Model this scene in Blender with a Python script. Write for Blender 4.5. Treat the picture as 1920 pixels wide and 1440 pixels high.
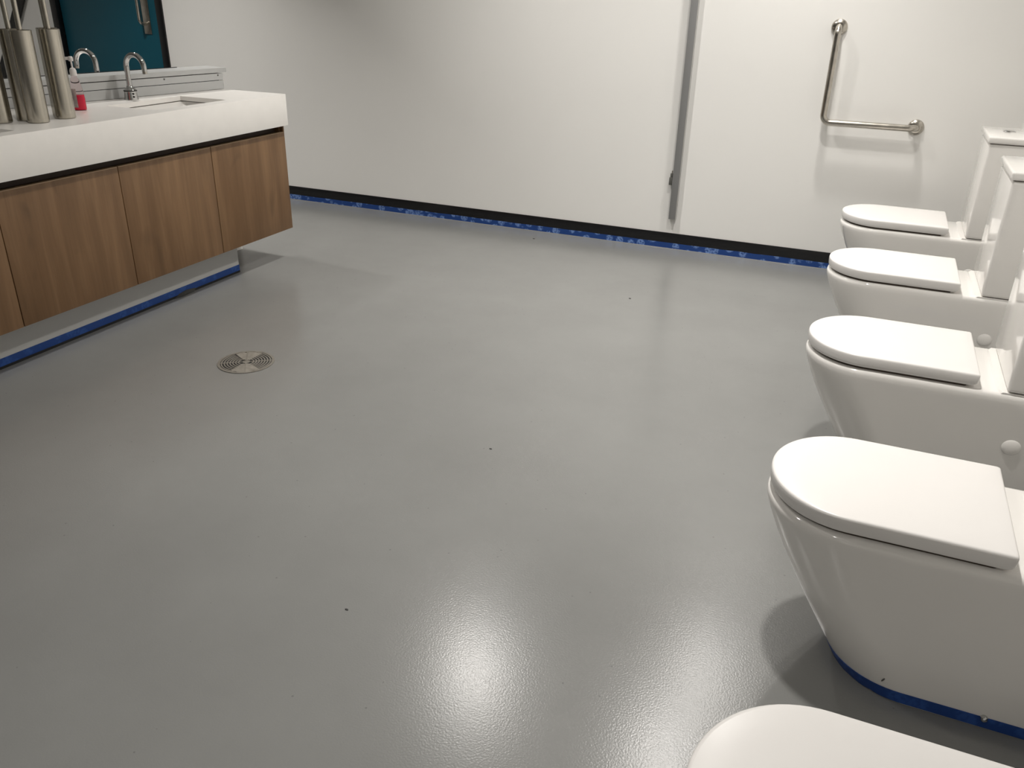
import bpy, bmesh, math, random
from mathutils import Vector, Matrix
random.seed(7)
for o in list(bpy.data.objects): bpy.data.objects.remove(o)
S = bpy.context.scene
C = S.collection
PI = math.pi

# ------------------------------------------------------------------ camera
YAW, PITCH, ROLL = -0.3913, -0.4406, 0.0249
fw = Vector((math.sin(YAW)*math.cos(PITCH), math.cos(YAW)*math.cos(PITCH), math.sin(PITCH)))
rt = fw.cross(Vector((0, 0, 1))).normalized()
up = rt.cross(fw)
r2 = rt*math.cos(ROLL) + up*math.sin(ROLL)
u2 = -rt*math.sin(ROLL) + up*math.cos(ROLL)
cam = bpy.data.objects.new('camera', bpy.data.cameras.new('camera'))
C.objects.link(cam)
cam.matrix_world = Matrix(((r2.x, u2.x, -fw.x, -0.3851), (r2.y, u2.y, -fw.y, -0.4134),
                           (r2.z, u2.z, -fw.z, 1.3256), (0, 0, 0, 1)))
cam.data.sensor_width = 36.0
cam.data.lens = 1556.65/1920*36.0
cam.data.clip_start = 0.02
S.camera = cam

# ------------------------------------------------------------------ world, lights, exposure
S.view_settings.view_transform = 'Standard'
S.view_settings.look = 'None'
S.view_settings.gamma = 1.0
S.view_settings.use_curve_mapping = False
S.view_settings.exposure = 0.0
w = bpy.data.worlds.new('world'); S.world = w; w.use_nodes = True
w.node_tree.nodes['Background'].inputs[0].default_value = (0.9, 0.93, 1.0, 1)
w.node_tree.nodes['Background'].inputs[1].default_value = 0.02

ROOM_X0, ROOM_X1 = -7.6, 0.255
ROOM_Y0, YB = -4.2, 4.286
CEIL = 2.7
LIGHT_COL = (1.0, 0.965, 0.915)
# x, y, watts
DOWN_AND_FILL_LIGHTS = [(-2.10, 3.24, 18.5), (-0.76, 3.84, 12.5), (-0.84, 3.05, 13),
              (-0.74, 1.48, 18.5), (-2.15, 1.15, 7), (-4.55, 3.25, 17), (-6.35, 2.75, 9), (-1.00, -1.30, 13)]  # last two are added fill, for the left wall and the nearest lid
for (x, y, p) in DOWN_AND_FILL_LIGHTS:
    l = bpy.data.lights.new('downlight_or_fill_lamp', 'AREA'); l.shape = 'DISK'; l.size = 0.13
    l.energy = p; l.color = LIGHT_COL; l.spread = math.radians(92 if x == -4.55 else 116)
    o = bpy.data.objects.new('downlight_or_fill_lamp', l); C.objects.link(o); o.location = (x, y, CEIL-0.016)

# ------------------------------------------------------------------ materials
def new_mat(name):
    m = bpy.data.materials.new(name); m.use_nodes = True
    nt = m.node_tree; b = nt.nodes['Principled BSDF']
    return m, nt, b
def simple(name, col, rough=0.5, metal=0.0, bump=0.0, bscale=200, var=0.0, vscale=4, coat=0.0, spec=None):
    m, nt, b = new_mat(name)
    b.inputs['Base Color'].default_value = (*col, 1)
    b.inputs['Roughness'].default_value = rough
    b.inputs['Metallic'].default_value = metal
    if spec is not None: b.inputs['Specular IOR Level'].default_value = spec
    if coat: b.inputs['Coat Weight'].default_value = coat; b.inputs['Coat Roughness'].default_value = 0.05
    tc = nt.nodes.new('ShaderNodeTexCoord')
    if var or True:
        n = nt.nodes.new('ShaderNodeTexNoise'); n.inputs['Scale'].default_value = vscale; n.inputs['Detail'].default_value = 4
        nt.links.new(tc.outputs['Object'], n.inputs['Vector'])
        mr = nt.nodes.new('ShaderNodeMapRange'); mr.inputs[1].default_value = 0.3; mr.inputs[2].default_value = 0.7
        mr.inputs[3].default_value = 1-max(var, 0.01); mr.inputs[4].default_value = 1+max(var, 0.01)
        nt.links.new(n.outputs['Fac'], mr.inputs[0])
        mx = nt.nodes.new('ShaderNodeVectorMath'); mx.operation = 'SCALE'; mx.inputs[0].default_value = col
        nt.links.new(mr.outputs[0], mx.inputs['Scale']); nt.links.new(mx.outputs[0], b.inputs['Base Color'])
    if bump:
        n2 = nt.nodes.new('ShaderNodeTexNoise'); n2.inputs['Scale'].default_value = bscale; n2.inputs['Detail'].default_value = 2
        nt.links.new(tc.outputs['Object'], n2.inputs['Vector'])
        bp = nt.nodes.new('ShaderNodeBump'); bp.inputs['Strength'].default_value = bump; bp.inputs['Distance'].default_value = 0.001
        nt.links.new(n2.outputs['Fac'], bp.inputs['Height']); nt.links.new(bp.outputs[0], b.inputs['Normal'])
    return m
def brushed(name, col, rough, sc):
    m, nt, b = new_mat(name)
    b.inputs['Base Color'].default_value = (*col, 1); b.inputs['Metallic'].default_value = 1.0
    tc = nt.nodes.new('ShaderNodeTexCoord'); mp = nt.nodes.new('ShaderNodeMapping'); mp.inputs['Scale'].default_value = sc
    n = nt.nodes.new('ShaderNodeTexNoise'); n.inputs['Scale'].default_value = 60; n.inputs['Detail'].default_value = 3
    nt.links.new(tc.outputs['Object'], mp.inputs[0]); nt.links.new(mp.outputs[0], n.inputs['Vector'])
    mr = nt.nodes.new('ShaderNodeMapRange'); mr.inputs[3].default_value = rough-0.03; mr.inputs[4].default_value = rough+0.04
    nt.links.new(n.outputs['Fac'], mr.inputs[0]); nt.links.new(mr.outputs[0], b.inputs['Roughness'])
    mc = nt.nodes.new('ShaderNodeMapRange'); mc.inputs[1].default_value = 0.35; mc.inputs[2].default_value = 0.65
    mc.inputs[3].default_value = 0.9; mc.inputs[4].default_value = 1.1
    vs_ = nt.nodes.new('ShaderNodeVectorMath'); vs_.operation = 'SCALE'; vs_.inputs[0].default_value = col
    nt.links.new(n.outputs['Fac'], mc.inputs[0]); nt.links.new(mc.outputs[0], vs_.inputs['Scale']); nt.links.new(vs_.outputs[0], b.inputs['Base Color'])
    b.inputs['Anisotropic'].default_value = 0.5
    return m
def floor_mat():
    m, nt, b = new_mat('grey_epoxy_floor')
    tc = nt.nodes.new('ShaderNodeTexCoord')
    n = nt.nodes.new('ShaderNodeTexNoise'); n.inputs['Scale'].default_value = 1.3; n.inputs['Detail'].default_value = 5; n.inputs['Roughness'].default_value = 0.6
    nt.links.new(tc.outputs['Object'], n.inputs['Vector'])
    cr = nt.nodes.new('ShaderNodeValToRGB')
    cr.color_ramp.elements[0].position = 0.3; cr.color_ramp.elements[0].color = (0.185, 0.186, 0.180, 1)
    cr.color_ramp.elements[1].position = 0.7; cr.color_ramp.elements[1].color = (0.215, 0.217, 0.210, 1)
    nt.links.new(n.outputs['Fac'], cr.inputs[0])
    # scattered pin-hole pits in the coating
    v = nt.nodes.new('ShaderNodeTexVoronoi'); v.inputs['Scale'].default_value = 26
    nt.links.new(tc.outputs['Object'], v.inputs['Vector'])
    lt = nt.nodes.new('ShaderNodeMath'); lt.operation = 'LESS_THAN'; lt.inputs[1].default_value = 0.065
    nt.links.new(v.outputs['Distance'], lt.inputs[0])
    sp = nt.nodes.new('ShaderNodeSeparateColor'); nt.links.new(v.outputs['Color'], sp.inputs[0])
    gt = nt.nodes.new('ShaderNodeMath'); gt.operation = 'GREATER_THAN'; gt.inputs[1].default_value = 0.72
    nt.links.new(sp.outputs[0], gt.inputs[0])
    ml = nt.nodes.new('ShaderNodeMath'); ml.operation = 'MULTIPLY'
    nt.links.new(lt.outputs[0], ml.inputs[0]); nt.links.new(gt.outputs[0], ml.inputs[1])
    mx = nt.nodes.new('ShaderNodeMix'); mx.data_type = 'RGBA'
    mf = nt.nodes.new('ShaderNodeMath'); mf.operation = 'MULTIPLY'; mf.inputs[1].default_value = 0.4
    nt.links.new(ml.outputs[0], mf.inputs[0])
    nt.links.new(mf.outputs[0], mx.inputs[0]); nt.links.new(cr.outputs[0], mx.inputs[6]); mx.inputs[7].default_value = (0.08, 0.08, 0.08, 1)
    nt.links.new(mx.outputs[2], b.inputs['Base Color'])
    mr = nt.nodes.new('ShaderNodeMapRange'); mr.inputs[3].default_value = 0.195; mr.inputs[4].default_value = 0.235
    nt.links.new(n.outputs['Fac'], mr.inputs[0]); nt.links.new(mr.outputs[0], b.inputs['Roughness'])
    n2 = nt.nodes.new('ShaderNodeTexNoise'); n2.inputs['Scale'].default_value = 230; n2.inputs['Detail'].default_value = 2
    nt.links.new(tc.outputs['Object'], n2.inputs['Vector'])
    hs = nt.nodes.new('ShaderNodeMath'); hs.operation = 'SUBTRACT'
    nt.links.new(n2.outputs['Fac'], hs.inputs[0]); nt.links.new(ml.outputs[0], hs.inputs[1])
    bp = nt.nodes.new('ShaderNodeBump'); bp.inputs['Strength'].default_value = 0.42; bp.inputs['Distance'].default_value = 0.0006
    nt.links.new(hs.outputs[0], bp.inputs['Height']); nt.links.new(bp.outputs[0], b.inputs['Normal'])
    return m
def wood_mat():
    m, nt, b = new_mat('oak_laminate')
    tc = nt.nodes.new('ShaderNodeTexCoord'); oi = nt.nodes.new('ShaderNodeObjectInfo')
    mu = nt.nodes.new('ShaderNodeMath'); mu.operation = 'MULTIPLY'; mu.inputs[1].default_value = 40
    nt.links.new(oi.outputs['Random'], mu.inputs[0])
    ad = nt.nodes.new('ShaderNodeVectorMath'); ad.operation = 'ADD'
    nt.links.new(tc.outputs['Object'], ad.inputs[0]); nt.links.new(mu.outputs[0], ad.inputs[1])
    def noise(sc, scale, det, dist=0.0):
        mp = nt.nodes.new('ShaderNodeMapping'); mp.inputs['Scale'].default_value = sc
        n = nt.nodes.new('ShaderNodeTexNoise'); n.inputs['Scale'].default_value = scale; n.inputs['Detail'].default_value = det
        n.inputs['Distortion'].default_value = dist
        nt.links.new(ad.outputs[0], mp.inputs[0]); nt.links.new(mp.outputs[0], n.inputs['Vector']); return n
    a = noise((1, 1, 0.10), 14, 6, 0.5); f = noise((1, 1, 0.03), 120, 3); k = noise((1, 1, 0.45), 7, 2, 1.0)
    cr = nt.nodes.new('ShaderNodeValToRGB'); E = cr.color_ramp.elements
    E[0].position = 0.28; E[0].color = (0.148, 0.079, 0.034, 1)
    E[1].position = 0.72; E[1].color = (0.235, 0.135, 0.065, 1)
    e = E.new(0.5); e.color = (0.178, 0.097, 0.044, 1)
    nt.links.new(a.outputs['Fac'], cr.inputs[0])
    mr = nt.nodes.new('ShaderNodeMapRange'); mr.inputs[1].default_value = 0.3; mr.inputs[2].default_value = 0.7; mr.inputs[3].default_value = 0.92; mr.inputs[4].default_value = 1.06
    nt.links.new(f.outputs['Fac'], mr.inputs[0])
    mr2 = nt.nodes.new('ShaderNodeMapRange'); mr2.inputs[1].default_value = 0.62; mr2.inputs[2].default_value = 0.8; mr2.inputs[3].default_value = 1.0; mr2.inputs[4].default_value = 0.68
    nt.links.new(k.outputs['Fac'], mr2.inputs[0])
    m1 = nt.nodes.new('ShaderNodeMath'); m1.operation = 'MULTIPLY'; nt.links.new(mr.outputs[0], m1.inputs[0]); nt.links.new(mr2.outputs[0], m1.inputs[1])
    s = nt.nodes.new('ShaderNodeVectorMath'); s.operation = 'SCALE'
    nt.links.new(cr.outputs[0], s.inputs[0]); nt.links.new(m1.outputs[0], s.inputs['Scale'])
    nt.links.new(s.outputs[0], b.inputs['Base Color']); b.inputs['Roughness'].default_value = 0.45
    bp = nt.nodes.new('ShaderNodeBump'); bp.inputs['Strength'].default_value = 0.15; bp.inputs['Distance'].default_value = 0.0006
    nt.links.new(f.outputs['Fac'], bp.inputs['Height']); nt.links.new(bp.outputs[0], b.inputs['Normal'])
    return m
def tape_mat(name='blue_masking_tape', light=(0.16, 0.27, 0.56, 1)):
    m, nt, b = new_mat(name)
    tc = nt.nodes.new('ShaderNodeTexCoord')
    mp = nt.nodes.new('ShaderNodeMapping'); mp.inputs['Rotation'].default_value = (0, 0.6, 0)
    nt.links.new(tc.outputs['Object'], mp.inputs[0])
    v = nt.nodes.new('ShaderNodeTexVoronoi'); v.inputs['Scale'].default_value = 19
    nt.links.new(mp.outputs[0], v.inputs['Vector'])
    n = nt.nodes.new('ShaderNodeTexNoise'); n.inputs['Scale'].default_value = 90; n.inputs['Detail'].default_value = 3
    nt.links.new(tc.outputs['Object'], n.inputs['Vector'])
    l = nt.nodes.new('ShaderNodeMapRange'); l.inputs[1].default_value = 0.40; l.inputs[2].default_value = 0.50; l.inputs[3].default_value = 1; l.inputs[4].default_value = 0
    nt.links.new(v.outputs['Distance'], l.inputs[0])
    g = nt.nodes.new('ShaderNodeMapRange'); g.inputs[1].default_value = 0.38; g.inputs[2].default_value = 0.55
    nt.links.new(n.outputs['Fac'], g.inputs[0])
    mu = nt.nodes.new('ShaderNodeMath'); mu.operation = 'MULTIPLY'; nt.links.new(l.outputs[0], mu.inputs[0]); nt.links.new(g.outputs[0], mu.inputs[1])
    mx = nt.nodes.new('ShaderNodeMix'); mx.data_type = 'RGBA'
    nt.links.new(mu.outputs[0], mx.inputs[0]); mx.inputs[6].default_value = (0.009, 0.050, 0.225, 1); mx.inputs[7].default_value = light
    nt.links.new(mx.outputs[2], b.inputs['Base Color']); b.inputs['Roughness'].default_value = 0.5
    return m
def emit(name, col, st):
    m, nt, b = new_mat(name)
    b.inputs['Base Color'].default_value = (*col, 1)
    b.inputs['Emission Color'].default_value = (*col, 1); b.inputs['Emission Strength'].default_value = st
    return m
M = dict(
    wall=simple('white_wall_paint', (0.87, 0.86, 0.835), 0.38, bump=0.05, bscale=120, var=0.012, vscale=1.6),
    ceiling=simple('ceiling_paint', (0.82, 0.81, 0.79), 0.8),
    ceramic=simple('white_ceramic', (0.84, 0.82, 0.79), 0.09, coat=0.3),
    seat=simple('white_seat_plastic', (0.80, 0.78, 0.76), 0.27),
    counter=simple('white_solid_surface', (0.90, 0.875, 0.84), 0.28, var=0.015, vscale=20),
    panel=simple('shaded_grey_panel', (0.50, 0.505, 0.50), 0.35),  # grey includes the shade on the upright ledge faces
    kick=simple('grey_plinth_laminate', (0.50, 0.50, 0.49), 0.4),
    black=simple('black_skirting', (0.008, 0.008, 0.009), 0.25),
    dark=simple('shaded_recess', (0.050, 0.031, 0.020), 0.6),  # shade of the recess and lid gap put into the colour
    gap=simple('dark_void', (0.012, 0.012, 0.012), 0.8),
    steel=brushed('brushed_steel', (0.50, 0.47, 0.42), 0.24, (0.5, 0.5, 0.5)),
    steel_v=brushed('brushed_steel_upright', (0.50, 0.47, 0.41), 0.19, (1.5, 1.5, 0.03)),
    alu=simple('grey_aluminium', (0.30, 0.30, 0.30), 0.42, metal=0.35),
    alu_light=simple('light_aluminium_edge', (0.52, 0.51, 0.49), 0.35, metal=0.4),
    chrome=simple('chrome', (0.58, 0.58, 0.575), 0.05, metal=1.0),
    grate=simple('worn_steel_grate', (0.30, 0.285, 0.255), 0.42, metal=0.6, var=0.15, vscale=40),
    residue=simple('dried_coating_residue', (0.20, 0.185, 0.16), 0.5, var=0.2, vscale=45, bump=0.4, bscale=90),
    teal=simple('teal_door_paint', (0.006, 0.085, 0.125), 0.45),
    tape=tape_mat(), tape_plain=tape_mat('faint_print_masking_tape', (0.022, 0.08, 0.31, 1)), floor=floor_mat(), wood=wood_mat(),
    edge=simple('pale_edge_strip', (0.36, 0.25, 0.15), 0.5, var=0.05, vscale=30),
    bead=simple('clear_grey_sealant', (0.26, 0.26, 0.255), 0.12),
    white_plastic=simple('white_plastic', (0.80, 0.76, 0.74), 0.3),
    label=simple('paper_label', (0.68, 0.60, 0.58), 0.5, var=0.25, vscale=70),
    soap=simple('red_liquid_soap', (0.80, 0.02, 0.07), 0.12),
    scuff=simple('dark_scuff', (0.10, 0.10, 0.09), 0.6),
    rubber=simple('black_rubber', (0.02, 0.02, 0.02), 0.6),
    lamp=emit('lamp_glass', (1.0, 0.95, 0.88), 6.0),
)
m, nt, b = new_mat('clear_pink_plastic')
b.inputs['Base Color'].default_value = (1.0, 0.86, 0.87, 1); b.inputs['Roughness'].default_value = 0.03
b.inputs['Transmission Weight'].default_value = 1.0; b.inputs['IOR'].default_value = 1.04
M['bottle'] = m

# ------------------------------------------------------------------ helpers
def finish(me, sm=35):
    for p in me.polygons: p.use_smooth = True
    me.set_sharp_from_angle(angle=math.radians(sm))
def obj(name, bm, mat, parent=None, sm=35, loc=None):
    bmesh.ops.recalc_face_normals(bm, faces=bm.faces[:])
    me = bpy.data.meshes.new(name)
    if loc is not None: bmesh.ops.translate(bm, verts=bm.verts[:], vec=-Vector(loc))
    bm.to_mesh(me); bm.free(); finish(me, sm)
    me.materials.append(mat)
    o = bpy.data.objects.new(name, me); C.objects.link(o)
    if loc is not None: o.location = loc
    if parent: o.parent = parent
    return o
def tag(o, label, cat, group=None, kind=None):
    o['label'] = label; o['category'] = cat
    if group: o['group'] = group
    if kind: o['kind'] = kind
    return o
def thing(name, label, cat, loc=(0, 0, 0), rz=0, group=None):
    o = bpy.data.objects.new(name, None); C.objects.link(o); o.empty_display_size = 0.05
    o.location = loc; o.rotation_euler = (0, 0, rz)
    return tag(o, label, cat, group)
def struct(name, bm, mat, parent=None, **k):
    o = obj(name, bm, mat, parent, **k); o['kind'] = 'structure'; return o
def NB(): return bmesh.new()
def box(bm, x0, x1, y0, y1, z0, z1, bev=0.0, seg=2):
    t = bmesh.new()
    bmesh.ops.create_cube(t, size=1)
    for v in t.verts: v.co = Vector(((x0+x1)/2+v.co.x*(x1-x0), (y0+y1)/2+v.co.y*(y1-y0), (z0+z1)/2+v.co.z*(z1-z0)))
    if bev: bmesh.ops.bevel(t, geom=t.edges[:], offset=bev, segments=seg, affect='EDGES', profile=0.5)
    merge(bm, t); return bm
def merge(bm, t, mat=None):
    if mat is not None: bmesh.ops.transform(t, matrix=mat, verts=t.verts[:])
    mp = {v: bm.verts.new(v.co) for v in t.verts}
    for f in t.faces:
        try: bm.faces.new([mp[v] for v in f.verts])
        except ValueError: pass
    t.free()
def prism(bm, poly, z0, z1):
    a = [bm.verts.new((x, y, z0)) for x, y in poly]; b_ = [bm.verts.new((x, y, z1)) for x, y in poly]
    bm.faces.new(a[::-1]); bm.faces.new(b_)
    n = len(poly)
    for i in range(n): bm.faces.new((a[i], a[(i+1) % n], b_[(i+1) % n], b_[i]))
    return bm
def loft(bm, rings, cap0=True, cap1=True):
    L = [[bm.verts.new(p) for p in r] for r in rings]
    n = len(rings[0])
    for a, b_ in zip(L, L[1:]):
        for i in range(n): bm.faces.new((a[i], a[(i+1) % n], b_[(i+1) % n], b_[i]))
    if cap0: bm.faces.new(L[0][::-1])
    if cap1: bm.faces.new(L[-1])
    return bm
def lathe(bm, prof, cx=0, cy=0, n=32, cap0=True, cap1=True):
    return loft(bm, [[(cx+r*math.cos(2*PI*i/n), cy+r*math.sin(2*PI*i/n), z) for i in range(n)] for r, z in prof], cap0, cap1)
def tube(bm, pts, r, n=16, cap=True):
    pts = [Vector(p) for p in pts]; rings = []
    rr = r if isinstance(r, (list, tuple)) else [r]*len(pts)
    t0 = (pts[1]-pts[0]).normalized()
    ref = Vector((0, 0, 1)) if abs(t0.z) < 0.9 else Vector((1, 0, 0))
    nrm = t0.cross(ref).normalized()
    for i, p in enumerate(pts):
        t = (pts[min(i+1, len(pts)-1)]-pts[max(i-1, 0)]).normalized()
        nrm = (nrm-t*nrm.dot(t)).normalized(); bn = t.cross(nrm)
        rings.append([p+(nrm*math.cos(2*PI*k/n)+bn*math.sin(2*PI*k/n))*rr[i] for k in range(n)])
    return loft(bm, rings, cap, cap)
def fillet(pts, r, seg=8):
    pts = [Vector(p) for p in pts]; out = [pts[0]]
    for a, b_, c in zip(pts, pts[1:], pts[2:]):
        d1 = (a-b_).normalized(); d2 = (c-b_).normalized()
        half = d1.angle(d2)/2; d = r/math.tan(half)
        p1 = b_+d1*d; p2 = b_+d2*d; ctr = b_+(d1+d2).normalized()*(r/math.sin(half))
        v1 = p1-ctr; v2 = p2-ctr; ang = v1.angle(v2); ax = v1.cross(v2).normalized()
        for k in range(seg+1): out.append(ctr+Matrix.Rotation(ang*k/seg, 3, ax) @ v1)
    out.append(pts[-1]); return out
def copy_tree(src, parent=None):
    c = src.copy(); C.objects.link(c); c.parent = parent
    for ch in list(src.children): copy_tree(ch, c)
    return c

# ------------------------------------------------------------------ room shell
struct('floor', box(NB(), ROOM_X0, ROOM_X1, ROOM_Y0, YB, -0.05, 0), M['floor'])
struct('ceiling', box(NB(), ROOM_X0, ROOM_X1, ROOM_Y0, YB, CEIL, CEIL+0.06), M['ceiling'])
DX0, DX1, DH = -5.945, -4.920, 2.08
bm = NB()
box(bm, ROOM_X0-0.1, DX0, YB, YB+0.12, 0, CEIL); box(bm, DX1, ROOM_X1+0.1, YB, YB+0.12, 0, CEIL); box(bm, DX0, DX1, YB, YB+0.12, DH, CEIL)
struct('wall_back', bm, M['wall'])
struct('wall_right', box(NB(), ROOM_X1, ROOM_X1+0.1, ROOM_Y0-0.1, YB, 0, CEIL), M['wall'])
struct('wall_left', box(NB(), ROOM_X0-0.1, ROOM_X0, ROOM_Y0-0.1, YB, 0, CEIL), M['wall'])
struct('wall_front', box(NB(), ROOM_X0, ROOM_X1, ROOM_Y0-0.1, ROOM_Y0, 0, CEIL), M['wall'])
bm = NB(); box(bm, ROOM_X0, DX0, YB-0.006, YB, 0, 0.0914, 0.0015); box(bm, DX1, ROOM_X1, YB-0.006, YB, 0, 0.0914, 0.0015)
struct('baseboard_back', bm, M['black'])
struct('baseboard_left', box(NB(), ROOM_X0, ROOM_X0+0.006, ROOM_Y0, YB-0.006, 0, 0.0914, 0.0015), M['black'])
struct('baseboard_right', box(NB(), ROOM_X1-0.004, ROOM_X1, ROOM_Y0, YB-0.006, 0, 0.0914, 0.0015), M['black'])
struct('trim_1', tube(NB(), [(-4.9, YB-0.010, 0.001), (0.24, YB-0.010, 0.0005)], 0.003, 8), M['bead'])

# teal door in the back wall, beyond the wash island
bm = NB(); FW = 0.055
box(bm, DX0, DX0+FW, YB-0.012, YB+0.10, 0, DH, 0.002); box(bm, DX1-FW, DX1, YB-0.012, YB+0.10, 0, DH, 0.002); box(bm, DX0+FW, DX1-FW, YB-0.012, YB+0.10, DH-FW, DH, 0.002)
dr = struct('door_1', bm, M['black'])
struct('door_leaf', box(NB(), DX0+FW+0.004, DX1-FW-0.004, YB+0.022, YB+0.062, 0.008, DH-FW-0.004, 0.002), M['teal'], dr)
hx = -5.095
pl = struct('handle_plate', box(NB(), hx-0.032, hx+0.032, YB+0.016, YB+0.022, 1.01, 1.26, 0.003), M['steel'], dr)
struct('pull_handle', tube(NB(), fillet([(hx-0.006, YB+0.018, 1.075), (hx-0.006, YB-0.040, 1.075), (hx-0.006, YB-0.040, 1.285), (hx-0.006, YB+0.020, 1.285)], 0.028, 6), 0.010, 12), M['steel'], dr)
# black flat bar leaning on the wall left of that door
a = Vector((-6.42, YB-0.03, 0.985)); d = Vector((0.215, 0, 0.212)).normalized()
t = bmesh.new(); bmesh.ops.create_cube(t, size=1)
d = (Vector((-6.225, 0, 1.197))-Vector((-6.345, 0, 1.02))).normalized()
nrm = Vector((-d.z, 0, d.x)); ctr0 = Vector((-6.295, 0, 1.10))
s0 = (0.03-ctr0.z)/d.z; s1 = 0.42
for v in t.verts:
    s = s0 if v.co.x < 0 else s1
    p = ctr0 + d*s + nrm*(v.co.y*0.075); p.y = YB-0.016+v.co.z*0.014
    v.co = p
bm = NB(); merge(bm, t)
tag(obj('flat_bar', bm, M['rubber']), 'black flat bar leaning diagonally against the far wall left of the teal door', 'bar')

# ------------------------------------------------------------------ masking tape runs
def wavy_strip(x0, x1, y, z1, step=0.09):
    bm = NB(); n = int((x1-x0)/step); prev = None
    for i in range(n+1):
        x = x0+(x1-x0)*i/n
        t_ = z1+random.uniform(-0.0012, 0.0012); bo = 0.002+abs(random.gauss(0, 0.0009))
        c = [bm.verts.new((x, y, bo)), bm.verts.new((x, y, t_)), bm.verts.new((x, y+0.0012, t_)), bm.verts.new((x, y+0.0012, bo))]
        if prev:
            for k in range(4): bm.faces.new((prev[k], prev[(k+1) % 4], c[(k+1) % 4], c[k]))
        else: bm.faces.new(c)
        prev = c
    bm.faces.new(prev[::-1]); return bm
tag(obj('masking_tape', wavy_strip(-4.86, 0.21, YB-0.0075, 0.0345), M['tape']),
    'long printed blue masking tape along the black skirting of the back wall', 'tape')

# ------------------------------------------------------------------ island half wall (turned about 10 degrees)
TH = math.radians(10)
NX, NY = -3.487, 3.2
U = Vector((-math.sin(TH), -math.cos(TH), 0)); N = Vector((math.cos(TH), -math.sin(TH), 0))
def np_(s, d): v = Vector((NX, NY, 0))+U*s+N*d; return (v.x, v.y)
def nbox(bm, s0, s1, d0, d1, z0, z1): return prism(bm, [np_(s0, d0), np_(s1, d0), np_(s1, d1), np_(s0, d1)], z0, z1)
NL = 2.95
CAP_D = -0.155
nib = struct('wall_island', nbox(NB(), 0.045, NL, CAP_D+0.012, -0.006, 0, 0.920), M['wall'])
struct('ledge_cap', nbox(NB(), 0.02, NL+0.02, CAP_D, 0.0, 0.9245, 0.946), M['panel'], nib)
for i, s in enumerate((0.02, 0.0)): pass
struct('upstand_panel', nbox(NB(), 0.045, NL, -0.006, -0.001, 0.8895, 0.9205), M['panel'], nib)
struct('shadow_gap', nbox(NB(), 0.07, NL-0.01, -0.0062, -0.0035, 0.8865, 0.8897), M['gap'], nib)
struct('splash_panel', nbox(NB(), 0.045, NL, -0.006, -0.001, 0.846, 0.8866), M['panel'], nib)
struct('gasket_strip', nbox(NB(), 0.20, 1.35, CAP_D-0.001, CAP_D+0.006, 0.946, 0.949), M['black'], nib)
for s in (0.075, 0.39):
    bm = NB(); x, y = np_(s, -0.001); bmesh.ops.create_uvsphere(bm, u_segments=10, v_segments=6, radius=0.004)
    bmesh.ops.translate(bm, verts=bm.verts[:], vec=(x, y, 0.9125))
    struct('screw_head', bm, M['scuff'], nib)

# ------------------------------------------------------------------ vanity cabinet
XD, XV, YE, YN = -3.1406, -3.1115, 3.1504, 0.449
ZD1, ZD0, ZA, ZC = 0.6606, 0.1669, 0.6949, 0.844
van = thing('vanity_cabinet', 'wall-hung oak vanity cabinet under the long white countertop', 'cabinet', (-3.25, 1.8, 0))
def vp(name, bm, mat, **k):
    o = obj(name, bm, mat, None, **k); o.parent = van
    o.matrix_parent_inverse = Matrix.Translation(-Vector((-3.25, 1.8, 0))); return o
bm = NB(); box(bm, -3.47, XD-0.020, YN+0.018, YE-0.018, ZD0+0.004, ZD1-0.004)
vp('carcass', bm, M['wood'])
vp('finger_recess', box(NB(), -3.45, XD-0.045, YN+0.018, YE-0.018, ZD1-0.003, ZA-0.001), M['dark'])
for y0, y1 in ((YE-0.0175, YE), (YN, YN+0.0175)):
    bm = NB(); box(bm, -3.47, XD-0.0195, y0, y1, ZD0, ZA-0.0005, 0.001); vp('end_panel', bm, M['wood'])
bm = NB(); box(bm, XD-0.0195, XD, YE-0.009, YE, ZD1-0.004, ZA-0.001, 0.001); vp('edge_strip', bm, M['wood'])
ys = [YE, 2.6114, 2.0772, 1.5300, 0.990, YN]
for a_, b_ in zip(ys, ys[1:]):
    bm = NB(); box(bm, XD-0.019, XD, b_+0.0018, a_-(0.0018 if a_ != YE else 0), ZD0, ZD1, 0.0012)
    dd = vp('door', bm, M['wood'], loc=(XD, (a_+b_)/2, 0.41))
    hy = (a_-b_)/2-0.003
    obj('top_edge_strip', box(NB(), -0.0188, 0.0003, -hy, hy, ZD1-0.41-0.0022, ZD1-0.41+0.0004), M['edge'], dd)  # paler strip along the top edge of the door
vp('plinth', box(NB(), -3.50, -3.2407, YN+0.30, 2.817, 0.0, ZD0+0.003), M['kick'])
vp('masking_tape', box(NB(), -3.2405, -3.2392, YN+0.30, 2.818, 0.010, 0.040), M['tape_plain'])['label'] = 'blue masking tape along the grey plinth'
bm = NB(); box(bm, -3.2406, -3.2380, YN+0.30, 2.8175, 0.0, 0.010)
vp('base_strip', bm, M['gap'])  # near-black strip between tape and floor
# torn scrap of tape by the plinth
bm = NB()
pts = [(-3.236, 2.36, 0.002), (-3.222, 2.39, 0.003), (-3.226, 2.43, 0.006), (-3.230, 2.48, 0.003), (-3.238, 2.50, 0.012), (-3.240, 2.44, 0.020), (-3.239, 2.39, 0.014)]
vs = [bm.verts.new(p) for p in pts]; c0 = bm.verts.new((-3.230, 2.43, 0.013))
for i in range(len(vs)): bm.faces.new((vs[i], vs[(i+1) % len(vs)], c0))
bmesh.ops.solidify(bm, geom=bm.faces[:], thickness=0.001)
tag(obj('tape_scrap', bm, M['scuff']), 'small crumpled dark scrap at the foot of the vanity plinth', 'debris')

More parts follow.
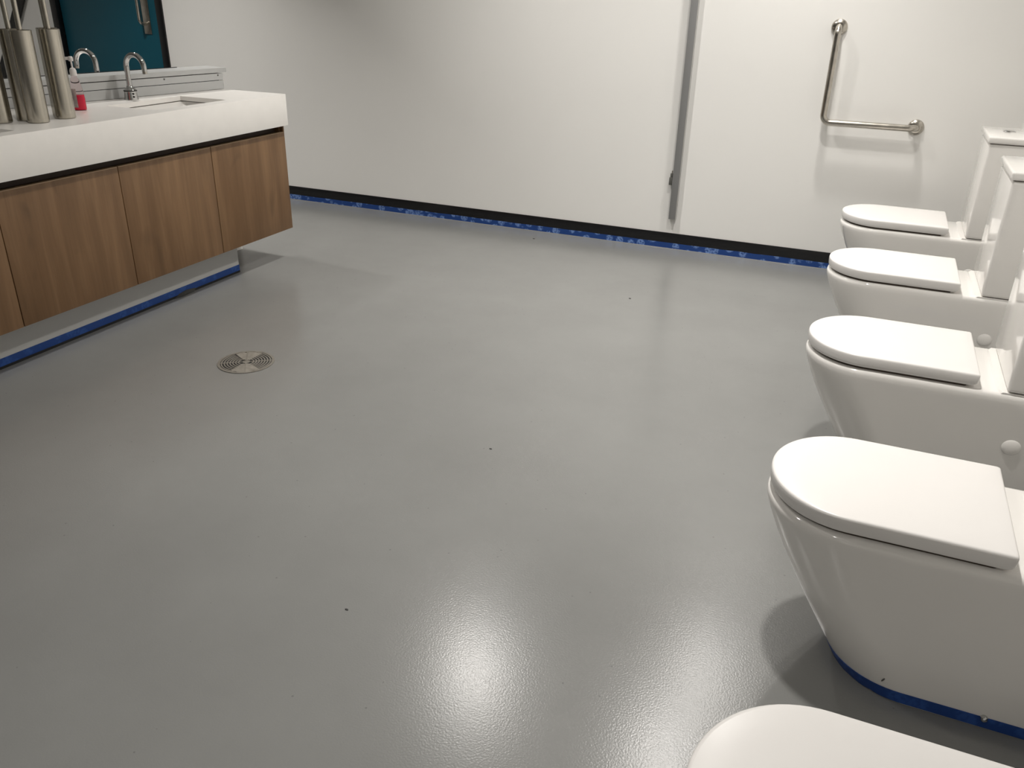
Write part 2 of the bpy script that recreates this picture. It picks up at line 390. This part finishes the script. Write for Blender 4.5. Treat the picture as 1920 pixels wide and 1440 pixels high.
# ------------------------------------------------------------------ countertop with two undermount basins
SINKS = [(2.36, 2.80), (1.26, 1.70)]
SX0, SX1 = -3.455, -3.185
ct = thing('countertop', 'long white countertop with deep front apron on the oak vanity', 'countertop', (-3.3, 1.8, ZA))
def cp(name, bm, mat):
    o = obj(name, bm, mat); o.parent = ct; o.matrix_parent_inverse = Matrix.Translation(-Vector((-3.3, 1.8, ZA))); return o
def backx(y):  # x of the half wall face at y
    s = (NY-y)/math.cos(TH); return NX-math.sin(TH)*s+0.0005
bm = NB(); ZT0 = ZC-0.020
prism(bm, [(XV-0.0198, YN-0.001), (XV-0.0198, YE), (SX1, YE), (SX1, YN-0.001)], ZT0, ZC)
prism(bm, [(SX0, YN-0.001), (SX0, YE), (backx(YE), YE), (backx(YN), YN-0.001)], ZT0, ZC)
cuts = [YE]+[v for s in SINKS for v in (s[1], s[0])]+[YN-0.001]
for i in range(0, len(cuts), 2): prism(bm, [(SX1, cuts[i+1]), (SX1, cuts[i]), (SX0, cuts[i]), (SX0, cuts[i+1])], ZT0, ZC)
bmesh.ops.remove_doubles(bm, verts=bm.verts[:], dist=0.0001)
cp('top_slab', bm, M['counter'])
bm = NB(); box(bm, XV-0.020, XV, YN-0.001, YE, ZA, ZC, 0.0008); cp('apron', bm, M['counter'])
bm = NB(); box(bm, backx(YE)+0.01, XV-0.020, YE-0.020, YE, ZA, ZT0); cp('end_apron', bm, M['counter'])
def rrect(x0, x1, y0, y1, r, z, n=6):
    out = []
    for cx_, cy_, a0 in ((x1-r, y1-r, 0), (x0+r, y1-r, 90), (x0+r, y0+r, 180), (x1-r, y0+r, 270)):
        for k in range(n+1):
            a = math.radians(a0+90*k/n); out.append((cx_+r*math.cos(a), cy_+r*math.sin(a), z))
    return out
for i, (y0, y1) in enumerate(SINKS):
    sk = thing('wash_basin', ['white undermount basin nearest the free end of the countertop',
                              'white undermount basin in front of the steel brush holders, mostly outside the left edge'][i],
               'basin', ((SX0+SX1)/2, (y0+y1)/2, ZT0-0.11), 0)
    cx_, cy_ = (SX0+SX1)/2, (y0+y1)/2; hx_, hy_ = (SX1-SX0)/2, (y1-y0)/2
    R = lambda e, z, r: rrect(-hx_-e, hx_+e, -hy_-e, hy_+e, r, z)
    z_ = 0.11
    bm = loft(NB(), [R(0.013, z_-0.020, 0.03), R(0.013, z_-0.0035, 0.03), R(0.006, z_-0.0035, 0.03), R(0.000, z_-0.010, 0.03), R(-0.016, z_-0.028, 0.04), R(-0.040, z_-0.052, 0.05), R(-0.075, z_-0.075, 0.045), R(-0.095, z_-0.089, 0.03), R(-0.110, z_-0.096, 0.02)], False, True)
    obj('bowl', bm, M['ceramic'], sk)
    bm = lathe(NB(), [(0.022, z_-0.0955), (0.021, z_-0.0925), (0.016, z_-0.092)], 0, 0, 20); obj('waste', bm, M['chrome'], sk)

# ------------------------------------------------------------------ swan-neck sensor taps
def make_tap(label, loc, rz):
    t_ = thing('swan_neck_tap', label, 'tap', loc, rz, None)
    bm = lathe(NB(), [(0.031, 0), (0.0305, 0.004), (0.0275, 0.030), (0.0275, 0.036)], n=28); obj('base_body', bm, M['chrome'], t_)
    bm = lathe(NB(), [(0.0290, 0.0355), (0.0290, 0.0405)], n=28); obj('collar_ring', bm, M['black'], t_)
    bm = lathe(NB(), [(0.0275, 0.040), (0.026, 0.043), (0.016, 0.052), (0.0125, 0.060)], n=28); obj('shoulder', bm, M['chrome'], t_)
    pts = [(0, 0, 0.055), (0, 0, 0.141)]; R_ = 0.0515
    for k in range(1, 17):
        a = PI*k/16*0.98; pts.append((R_-R_*math.cos(a), 0, 0.141+R_*math.sin(a)))
    pts.append((pts[-1][0]+0.001, 0, 0.125))
    bm = tube(NB(), pts, 0.0115, 16); obj('spout', bm, M['chrome'], t_)
    bm = tube(NB(), [(pts[-1][0], 0, 0.125), (pts[-1][0]+0.001, 0, 0.114)], 0.0105, 16); obj('aerator', bm, M['steel'], t_)
    for a, zz in ((-22, 0.013), (-22, 0.026)):
        bm = NB(); bmesh.ops.create_uvsphere(bm, u_segments=12, v_segments=8, radius=0.0048)
        c_ = math.cos(math.radians(a)); s_ = math.sin(math.radians(a)); r_ = 0.0292-0.0009*(zz > 0.02)
        bmesh.ops.translate(bm, verts=bm.verts[:], vec=(r_*c_, r_*s_, zz)); obj('sensor_dot', bm, M['rubber'], t_)
    return t_
make_tap('chrome swan-neck tap standing on the near side of the ledge behind the basin', (-3.540, 2.585, ZC), 0)

# far side of the island: narrow counter on its own cabinet and its tap
FB = CAP_D+0.011
rv = thing('rear_vanity', 'second vanity on the hidden far side of the ledge', 'cabinet', (*np_(1.5, -0.4), 0))
def rp(name, bm, mat):
    o = obj(name, bm, mat); o.parent = rv; o.matrix_parent_inverse = Matrix.Translation(-Vector((*np_(1.5, -0.4), 0))); return o
rp('top_slab', nbox(NB(), 0.12, NL-0.1, FB-0.45, FB, ZA, ZC), M['counter'])
rp('carcass', nbox(NB(), 0.14, NL-0.12, FB-0.42, FB, ZD0, ZA), M['wood'])
rp('plinth', nbox(NB(), 0.40, NL-0.3, FB-0.30, FB, 0, ZD0), M['kick'])
x, y = np_(0.605, FB-0.050)
make_tap('chrome swan-neck tap partly hidden behind the far side of the ledge', (x, y, ZC), PI+TH)

# ------------------------------------------------------------------ toilet brush holders
def make_brush(label, x, y, hang):
    t_ = thing('toilet_brush_holder', label, 'brush holder', (x, y, ZC), 0, 'steel toilet brush holders on the countertop')
    R_ = 0.0375; H = 0.320
    bm = lathe(NB(), [(R_-0.004, 0), (R_, 0.003), (R_, H-0.001), (R_-0.0012, H), (R_-0.003, H-0.001), (R_-0.003, H-0.03)], n=48, cap1=False)
    obj('canister', bm, M['steel_v'], t_)
    bm = lathe(NB(), [(R_-0.0035, H-0.012), (R_-0.004, H-0.009), (0.014, H-0.007), (0.013, H-0.004)], n=40); obj('lid', bm, M['steel'], t_)
    dx, dy = math.sin(hang)*0.012, -math.cos(hang)*0.0
    bm = tube(NB(), [(0, 0, H-0.006), (dx*0.5, 0, H+0.10), (dx, 0, H+0.20), (dx, 0, H+0.235)], 0.0092, 20)
    obj('handle', bm, M['steel_v'], t_)
    bm = lathe(NB(), [(0.0092, H+0.235), (0.0105, H+0.24), (0.0100, H+0.258), (0.006, H+0.262)], dx, 0, 20); obj('handle_cap', bm, M['steel'], t_)
    return t_
make_brush('brushed steel brush holder nearest the pink soap bottle, front one', -3.293, 2.010, 0.0)
make_brush('brushed steel brush holder hidden right behind the one by the soap bottle', -3.357, 2.056, -0.3)
make_brush('front brushed steel brush holder in the middle of the group', -3.281, 1.880, 0.1)
make_brush('brushed steel brush holder just behind the middle front one', -3.362, 1.900, -0.2)
make_brush('brushed steel brush holder cut by the left edge of the photo', -3.384, 1.806, 0.2)

# ------------------------------------------------------------------ soap bottle
sb = thing('soap_bottle', 'clear pump bottle with pink-red liquid soap beside the steel brush holders', 'soap bottle', (-3.432, 2.203, ZC), math.radians(28))
sb.scale = (0.80, 0.80, 1.02)
def ell(bm, prof, n=28, c0=True, c1=True):  # oval sections: rx, ry, z
    return loft(bm, [[(a*math.cos(2*PI*i/n), b*math.sin(2*PI*i/n), z) for i in range(n)] for a, b, z in prof], c0, c1)
obj('bottle_body', ell(NB(), [(0.031, 0.021, 0), (0.034, 0.024, 0.004), (0.034, 0.024, 0.045), (0.029, 0.021, 0.085), (0.020, 0.016, 0.118), (0.013, 0.013, 0.128), (0.013, 0.013, 0.134)]), M['bottle'], sb)
obj('liquid', ell(NB(), [(0.030, 0.020, 0.002), (0.0328, 0.0228, 0.006), (0.0328, 0.0228, 0.045), (0.0315, 0.0220, 0.060)]), M['soap'], sb)
bm = NB(); n = 10
for zz in (0, 1):
    pass
rings = [[(0.0345*s*math.cos(a), 0.0245*s*math.sin(a), z) for a in [math.radians(-178+95*i/n) for i in range(n+1)]] for s, z in ((1.01, 0.012), (1.01, 0.045), (0.93, 0.070), (0.88, 0.083))]
L = [[bm.verts.new(p) for p in r] for r in rings]
for A_, B_ in zip(L, L[1:]):
    for i in range(n): bm.faces.new((A_[i], A_[i+1], B_[i+1], B_[i]))
bmesh.ops.solidify(bm, geom=bm.faces[:], thickness=0.0006)
obj('label_sticker', bm, M['label'], sb)
pmp = obj('pump_collar', lathe(NB(), [(0.0165, 0.132), (0.0165, 0.150), (0.013, 0.158), (0.006, 0.162)], n=24), M['white_plastic'], sb)
obj('pump_stem', lathe(NB(), [(0.0045, 0.160), (0.0045, 0.190)], n=14), M['white_plastic'], sb)
bm = NB(); lathe(bm, [(0.010, 0.186), (0.011, 0.190), (0.011, 0.200), (0.008, 0.204)], n=18)
tube(bm, [(0, 0, 0.196), (-0.030, 0, 0.196), (-0.044, 0, 0.190)], [0.0065, 0.0055, 0.0045], 12)
obj('pump_head', bm, M['white_plastic'], sb)

# ------------------------------------------------------------------ toilets
def dline(xf, xr, hw, a, z, r=0.01, nf=36, nr=5):
    out = []
    for i in range(nf+1):
        t_ = -PI/2+PI*i/nf; out.append((xf+a*(1-math.cos(t_)), hw*math.sin(t_), z))
    for cx_, cy_, a0 in ((xr-r, hw-r, 90), (xr-r, -hw+r, 0)):
        for k in range(nr+1):
            a = math.radians(a0-90*k/nr); out.append((cx_+r*math.cos(a), cy_+r*math.sin(a), z))
    return out
BACK = ROOM_X1-0.001
def base_ring(z, off=0.0):
    f = min(1, z/0.36)
    hw = 0.150+0.078*z
    return dline(-0.262-0.565*z-off, BACK, hw+off, 0.160+0.012*f, z)
def make_toilet(label, y):
    t_ = thing('toilet', label, 'toilet', (0, y, 0), 0, 'close-coupled toilets along the right wall')
    prof = [(0, -.262, .150, .160), (.02, -.274, .1515, .161), (.08, -.311, .156, .164), (.146, -.351, .1610, .166), (.21, -.387, .166, .168), (.27, -.419, .171, .169),
            (.31, -.437, .1745, .170), (.34, -.449, .1770, .171), (.358, -.455, .1785, .172), (.370, -.457, .1790, .172), (.378, -.4545, .1770, .171), (.3825, -.446, .171, .168), (.384, -.436, .163, .163)]
    bm = loft(NB(), [dline(xf, BACK, hw, a, z, 0.012) for z, xf, hw, a in prof])
    pan = obj('pan', bm, M['ceramic'], t_, sm=50)
    # shallow plinth the cistern stands on
    bm = loft(NB(), [[(x, y_, z) for x, y_ in ((0.052-e, -0.150), (0.062-e, -0.172), (BACK, -0.172), (BACK, 0.172), (0.062-e, 0.172), (0.052-e, 0.150))] for e, z in ((0.004, 0.3835), (0.0, 0.387))])
    obj('cistern_plinth', bm, M['ceramic'], t_)
    obj('seat_ring', loft(NB(), [dline(-.440, -.025, .163, .160, .3835), dline(-.440, -.025, .163, .160, .3925)]), M['dark'], t_)  # ring coloured dark to give the shaded gap under the lid
    lid = [(.3915, -.449, -.022, .1700, .163), (.3930, -.4525, -.013, .1730, .164), (.3965, -.4545, -.0055, .1750, .165), (.402, -.4555, -.0015, .1760, .1655), (.412, -.456, 0, .1765, .166),
           (.4205, -.456, 0, .1765, .166), (.4240, -.4552, -.0008, .1755, .166), (.4258, -.4530, -.003, .1735, .165), (.4264, -.449, -.006, .1695, .163), (.4268, -.40, -.03, .135, .14)]
    bm = loft(NB(), [dline(xf, xr, hw, a, z, 0.006) for z, xf, xr, hw, a in lid])
    obj('seat_lid', bm, M['seat'], t_, sm=60)
    bm = NB(); box(bm, 0.0695, BACK, -0.1765, 0.1765, 0.389, 0.795, 0.012, 4); obj('cistern', bm, M['ceramic'], t_, sm=50)
    bm = NB(); box(bm, 0.0627, BACK, -0.1837, 0.1837, 0.7975, 0.8252, 0.008, 4); obj('cistern_lid', bm, M['ceramic'], t_, sm=50)
    bm = NB(); box(bm, 0.075, BACK-0.002, -0.170, 0.170, 0.7945, 0.798); obj('lid_joint', bm, M['dark'], t_)  # dark slab filling the joint under the cistern lid
    bt = obj('flush_button', lathe(NB(), [(0.026, 0.8250), (0.026, 0.8275), (0.024, 0.829), (0.021, 0.829)], 0.158, 0.03, 32), M['chrome'], t_)
    for s in (-1, 1):
        bm = NB(); pts = [(0.158+0.019*math.cos(a), 0.03+s*(0.001+0.019*math.sin(a)), 0) for a in [PI*i/14 for i in range(15)]]
        prism(bm, [(p[0], p[1]) for p in pts], 0.8288, 0.8302); h = obj('half_button', bm, M['chrome'], bt)
    for s in (-1, 1):   # domed cap over the side fixing hole
        bm = NB(); rings = []
        for q in range(6):
            a = PI/2*q/5; rr, hh = 0.0245*math.cos(a*0.97), 0.009*math.sin(a)
            rings.append([(0.120+rr*math.cos(2*PI*k/28), s*(0.1665+hh), 0.230+rr*math.sin(2*PI*k/28)) for k in range(28)])
        loft(bm, rings); obj('side_cap', bm, M['ceramic'], t_, sm=60)
    # floor fixing screw with a small clear cap
    bm = NB(); bmesh.ops.create_uvsphere(bm, u_segments=16, v_segments=10, radius=0.0075)
    bmesh.ops.translate(bm, verts=bm.verts[:], vec=(0.036, -0.157, 0.030)); obj('screw_cap', bm, M['chrome'], t_)
    return t_
P0, SP = 3.8535, 0.8658
labels = ['white toilet farthest away, beside the back wall and steel grab rail', 'second white toilet counting from the back wall',
          'middle white toilet of the row of five', 'near white toilet with blue tape curving round its foot, fourth from the back wall',
          'nearest white toilet, only its lid showing at the bottom right corner']
for i in range(5):
    y = P0-SP*i-(0.008 if i >= 3 else 0)
    T = make_toilet(labels[i], y)
    # tape round the foot
    bm = NB(); rng = random.Random(i)
    outer0 = [Vector(p) for p in base_ring(0.002, 0.0022)]
    outer1 = [Vector(p) for p in base_ring(0.030, 0.0018)]
    inner0 = [Vector(p) for p in base_ring(0.002, 0.0006)]
    inner1 = [Vector(p) for p in base_ring(0.030, 0.0006)]
    n = 36   # front curve only plus the straight sides
    idx = list(range(0, n+1))
    def row(R0, R1): return [R0[-1].copy()]+[R0[k] for k in idx]+[R1]
    def ext(Rg):
        a0 = Rg[0].copy(); a0.x = 0.245; a1 = Rg[n].copy(); a1.x = 0.245
        return [a0]+[Rg[k] for k in idx]+[a1]
    rows = [ext(outer0), ext(outer1), ext(inner1), ext(inner0)]
    for k in range(len(rows[0])): rows[0][k].z = 0.0015+abs(rng.gauss(0, 0.001))
    V = [[bm.verts.new(p) for p in rw] for rw in rows]
    for j in range(4):
        A_, B_ = V[j], V[(j+1) % 4]
        for k in range(len(A_)-1): bm.faces.new((A_[k], A_[k+1], B_[k+1], B_[k]))
    bm.faces.new([V[j][0] for j in range(4)]); bm.faces.new([V[j][-1] for j in range(4)][::-1])
    tp = obj('masking_tape', bm, M['tape_plain'], T); tp['label'] = 'dark blue masking tape'
    if i == 3:
        bm = NB(); t = bmesh.new(); bmesh.ops.create_uvsphere(t, u_segments=10, v_segments=6, radius=0.5)
        merge(bm, t, Matrix.Translation((-0.157, -0.155, 0.052)) @ Matrix.Rotation(0.5, 4, 'Y') @ Matrix.Diagonal((0.0035, 0.002, 0.011, 1)))
        c_ = obj('chip_mark', bm, M['scuff'], T)

# ------------------------------------------------------------------ grab rail on the back wall
gr = thing('grab_rail', 'L-shaped brushed steel grab rail on the back wall above the far toilet', 'grab rail', (-0.638, YB, 0.76))
def gp(name, bm, mat):
    o = obj(name, bm, mat); o.parent = gr; o.matrix_parent_inverse = Matrix.Translation(-Vector((-0.638, YB, 0.76))); return o
GY = YB-0.060
pts = fillet([(-0.636, YB-0.004, 1.208), (-0.636, GY, 1.208), (-0.636, GY, 0.767), (-0.200, GY, 0.767), (-0.200, YB-0.004, 0.767)], 0.036, 8)
gp('rail_tube', tube(NB(), pts, 0.016, 20), M['steel'])
for (x, z) in ((-0.636, 1.208), (-0.200, 0.767)):
    bm = NB(); rings = []
    for r_, d_ in ((0.038, 0.0), (0.038, 0.004), (0.036, 0.008), (0.030, 0.013), (0.022, 0.017), (0.0165, 0.018)):
        rings.append([(x+r_*math.cos(2*PI*k/32), YB-d_, z+r_*math.sin(2*PI*k/32)) for k in range(32)])
    loft(bm, rings); gp('wall_flange', bm, M['steel'])

# ------------------------------------------------------------------ aluminium partition channel
ch = thing('wall_channel', 'tall grey aluminium partition channel fixed upright on the back wall', 'channel', (-1.345, YB, 0.178))
def hp(name, bm, mat):
    o = obj(name, bm, mat); o.parent = ch; o.matrix_parent_inverse = Matrix.Translation(-Vector((-1.345, YB, 0.178))); return o
CX0, CX1, CY = -1.372, -1.334, YB-0.034
hp('face_plate', box(NB(), CX0, CX1, CY, CY+0.004, 0.178, 2.05, 0.0006), M['alu'])
hp('side_leg', box(NB(), CX0, CX0+0.003, CY+0.004, YB-0.0005, 0.178, 2.05), M['alu'])
hp('side_leg', box(NB(), CX1-0.003, CX1, CY+0.004, YB-0.0005, 0.178, 2.05), M['alu'])
hp('edge_bead', tube(NB(), [(CX1+0.0008, CY+0.003, 0.180), (CX1+0.0008, CY+0.003, 2.05)], 0.0022, 8), M['alu_light'])
hp('groove', box(NB(), CX1, CX1+0.0012, CY+0.016, CY+0.021, 0.180, 2.05), M['alu_light'])
lt_ = NB(); box(lt_, CX0-0.020, CX0, CY+0.006, CY+0.026, 0.368, 0.410, 0.002); box(lt_, CX0-0.016, CX0-0.002, CY+0.010, CY+0.022, 0.408, 0.432, 0.002)
hp('hinge_stub', lt_, M['scuff'])
hp('hinge_pin', tube(NB(), [(CX0-0.008, CY+0.016, 0.43), (CX0-0.008, CY+0.016, 0.446)], 0.003, 10), M['steel'])

# ------------------------------------------------------------------ floor drain
DC = (-2.468, 1.917)
dn = thing('floor_drain', 'round steel floor drain grate set in the grey floor', 'drain', (DC[0], DC[1], 0), math.radians(35.5))
obj('sump', lathe(NB(), [(0.100, 0.0003), (0.100, 0.0010)], n=48), M['gap'], dn)
def ring_arc(bm, r0, r1, a0, a1, z0, z1, n):
    full = abs(a1-a0) >= 359.9
    A_ = [math.radians(a0+(a1-a0)*i/n) for i in range(n+(0 if full else 1))]
    sec = [[bm.verts.new((r*math.cos(a), r*math.sin(a), z)) for r, z in ((r0, z0), (r1, z0), (r1, z1), (r0, z1))] for a in A_]
    m_ = len(sec)
    for i in range(m_ if full else m_-1):
        p_, q_ = sec[i], sec[(i+1) % m_]
        for k in range(4): bm.faces.new((p_[k], p_[(k+1) % 4], q_[(k+1) % 4], q_[k]))
    if not full: bm.faces.new(sec[0]); bm.faces.new(sec[-1][::-1])
obj('rim', (lambda b_: (ring_arc(b_, 0.097, 0.107, 0, 360, 0.0002, 0.0032, 64), b_)[1])(NB()), M['grate'], dn)
bm = NB()
for k in range(7):
    r_ = 0.026+k*0.0105
    ring_arc(bm, r_, r_+0.0050, -58, 58, 0.0008, 0.0030, 20); ring_arc(bm, r_, r_+0.0050, 122, 238, 0.0008, 0.0030, 20)
obj('slotted_bars', bm, M['grate'], dn)
for a in (0, 90, 180, 270):
    t = bmesh.new(); bmesh.ops.create_cube(t, size=1)
    bm = NB(); merge(bm, t, Matrix.Rotation(math.radians(a), 4, 'Z') @ Matrix.Translation((0.053, 0, 0.0019)) @ Matrix.Diagonal((0.092, 0.006, 0.0024, 1)))
    obj('spoke', bm, M['grate'], dn)
obj('hub', lathe(NB(), [(0.014, 0.0008), (0.014, 0.0033), (0.012, 0.0037)], n=24), M['grate'], dn)
for a0, a1, rmin, sd in ((52, 118, 0.016, 1), (236, 304, 0.016, 2)):   # dried coating bridging the slots
    rg = random.Random(sd); pts = []
    for i in range(15):
        a = math.radians(a0+(a1-a0)*i/14); r_ = 0.098+rg.uniform(-0.006, 0.003); pts.append((r_*math.cos(a), r_*math.sin(a)))
    for i in range(9):
        a = math.radians(a1+rg.uniform(-4, 4)-(a1-a0)*i/8); r_ = rmin+rg.uniform(0, 0.012); pts.append((r_*math.cos(a), r_*math.sin(a)))
    bm = NB(); prism(bm, pts, 0.0012, 0.0029); bmesh.ops.triangulate(bm, faces=bm.faces[:]); obj('dried_residue', bm, M['residue'], dn, sm=20)

# ------------------------------------------------------------------ loose crumbs on the floor
for k, (x, y, r_, lb) in enumerate([(-1.328, 1.706, 0.0035, 'tiny dark crumb on the open floor left of the middle toilet'),
                                (-1.321, 0.867, 0.0035, 'tiny dark crumb on the open floor left of the bright lamp reflection'),
                                (-1.322, 3.324, 0.0045, 'tiny dark crumb on the floor in front of the aluminium channel'),
                                (-2.133, 4.108, 0.005, 'tiny dark crumb close to the blue tape of the back wall')]):
    bm = NB(); bmesh.ops.create_icosphere(bm, subdivisions=2, radius=r_)
    rg = random.Random(k)
    for v in bm.verts: v.co = Vector((v.co.x*1.3, v.co.y*0.8, v.co.z*0.35))*(1+rg.uniform(-0.2, 0.2)); v.co += Vector((x, y, r_*0.3))
    tag(obj('floor_crumb', bm, M['rubber']), lb, 'crumb')

# ------------------------------------------------------------------ ceiling downlights, last two added as fill (above the frame)
for k, (x, y, p) in enumerate(DOWN_AND_FILL_LIGHTS):
    t_ = thing('downlight_or_fill', 'round recessed ceiling downlight or added fill lamp above the photo frame', 'light', (x, y, CEIL), 0, 'ceiling downlights')
    obj('trim_ring', (lambda b_: (ring_arc(b_, 0.068, 0.085, 0, 360, -0.008, -0.0005, 40), b_)[1])(NB()), M['white_plastic'], t_)
    obj('lens', lathe(NB(), [(0.068, -0.006), (0.068, -0.002)], n=32), M['lamp'], t_)
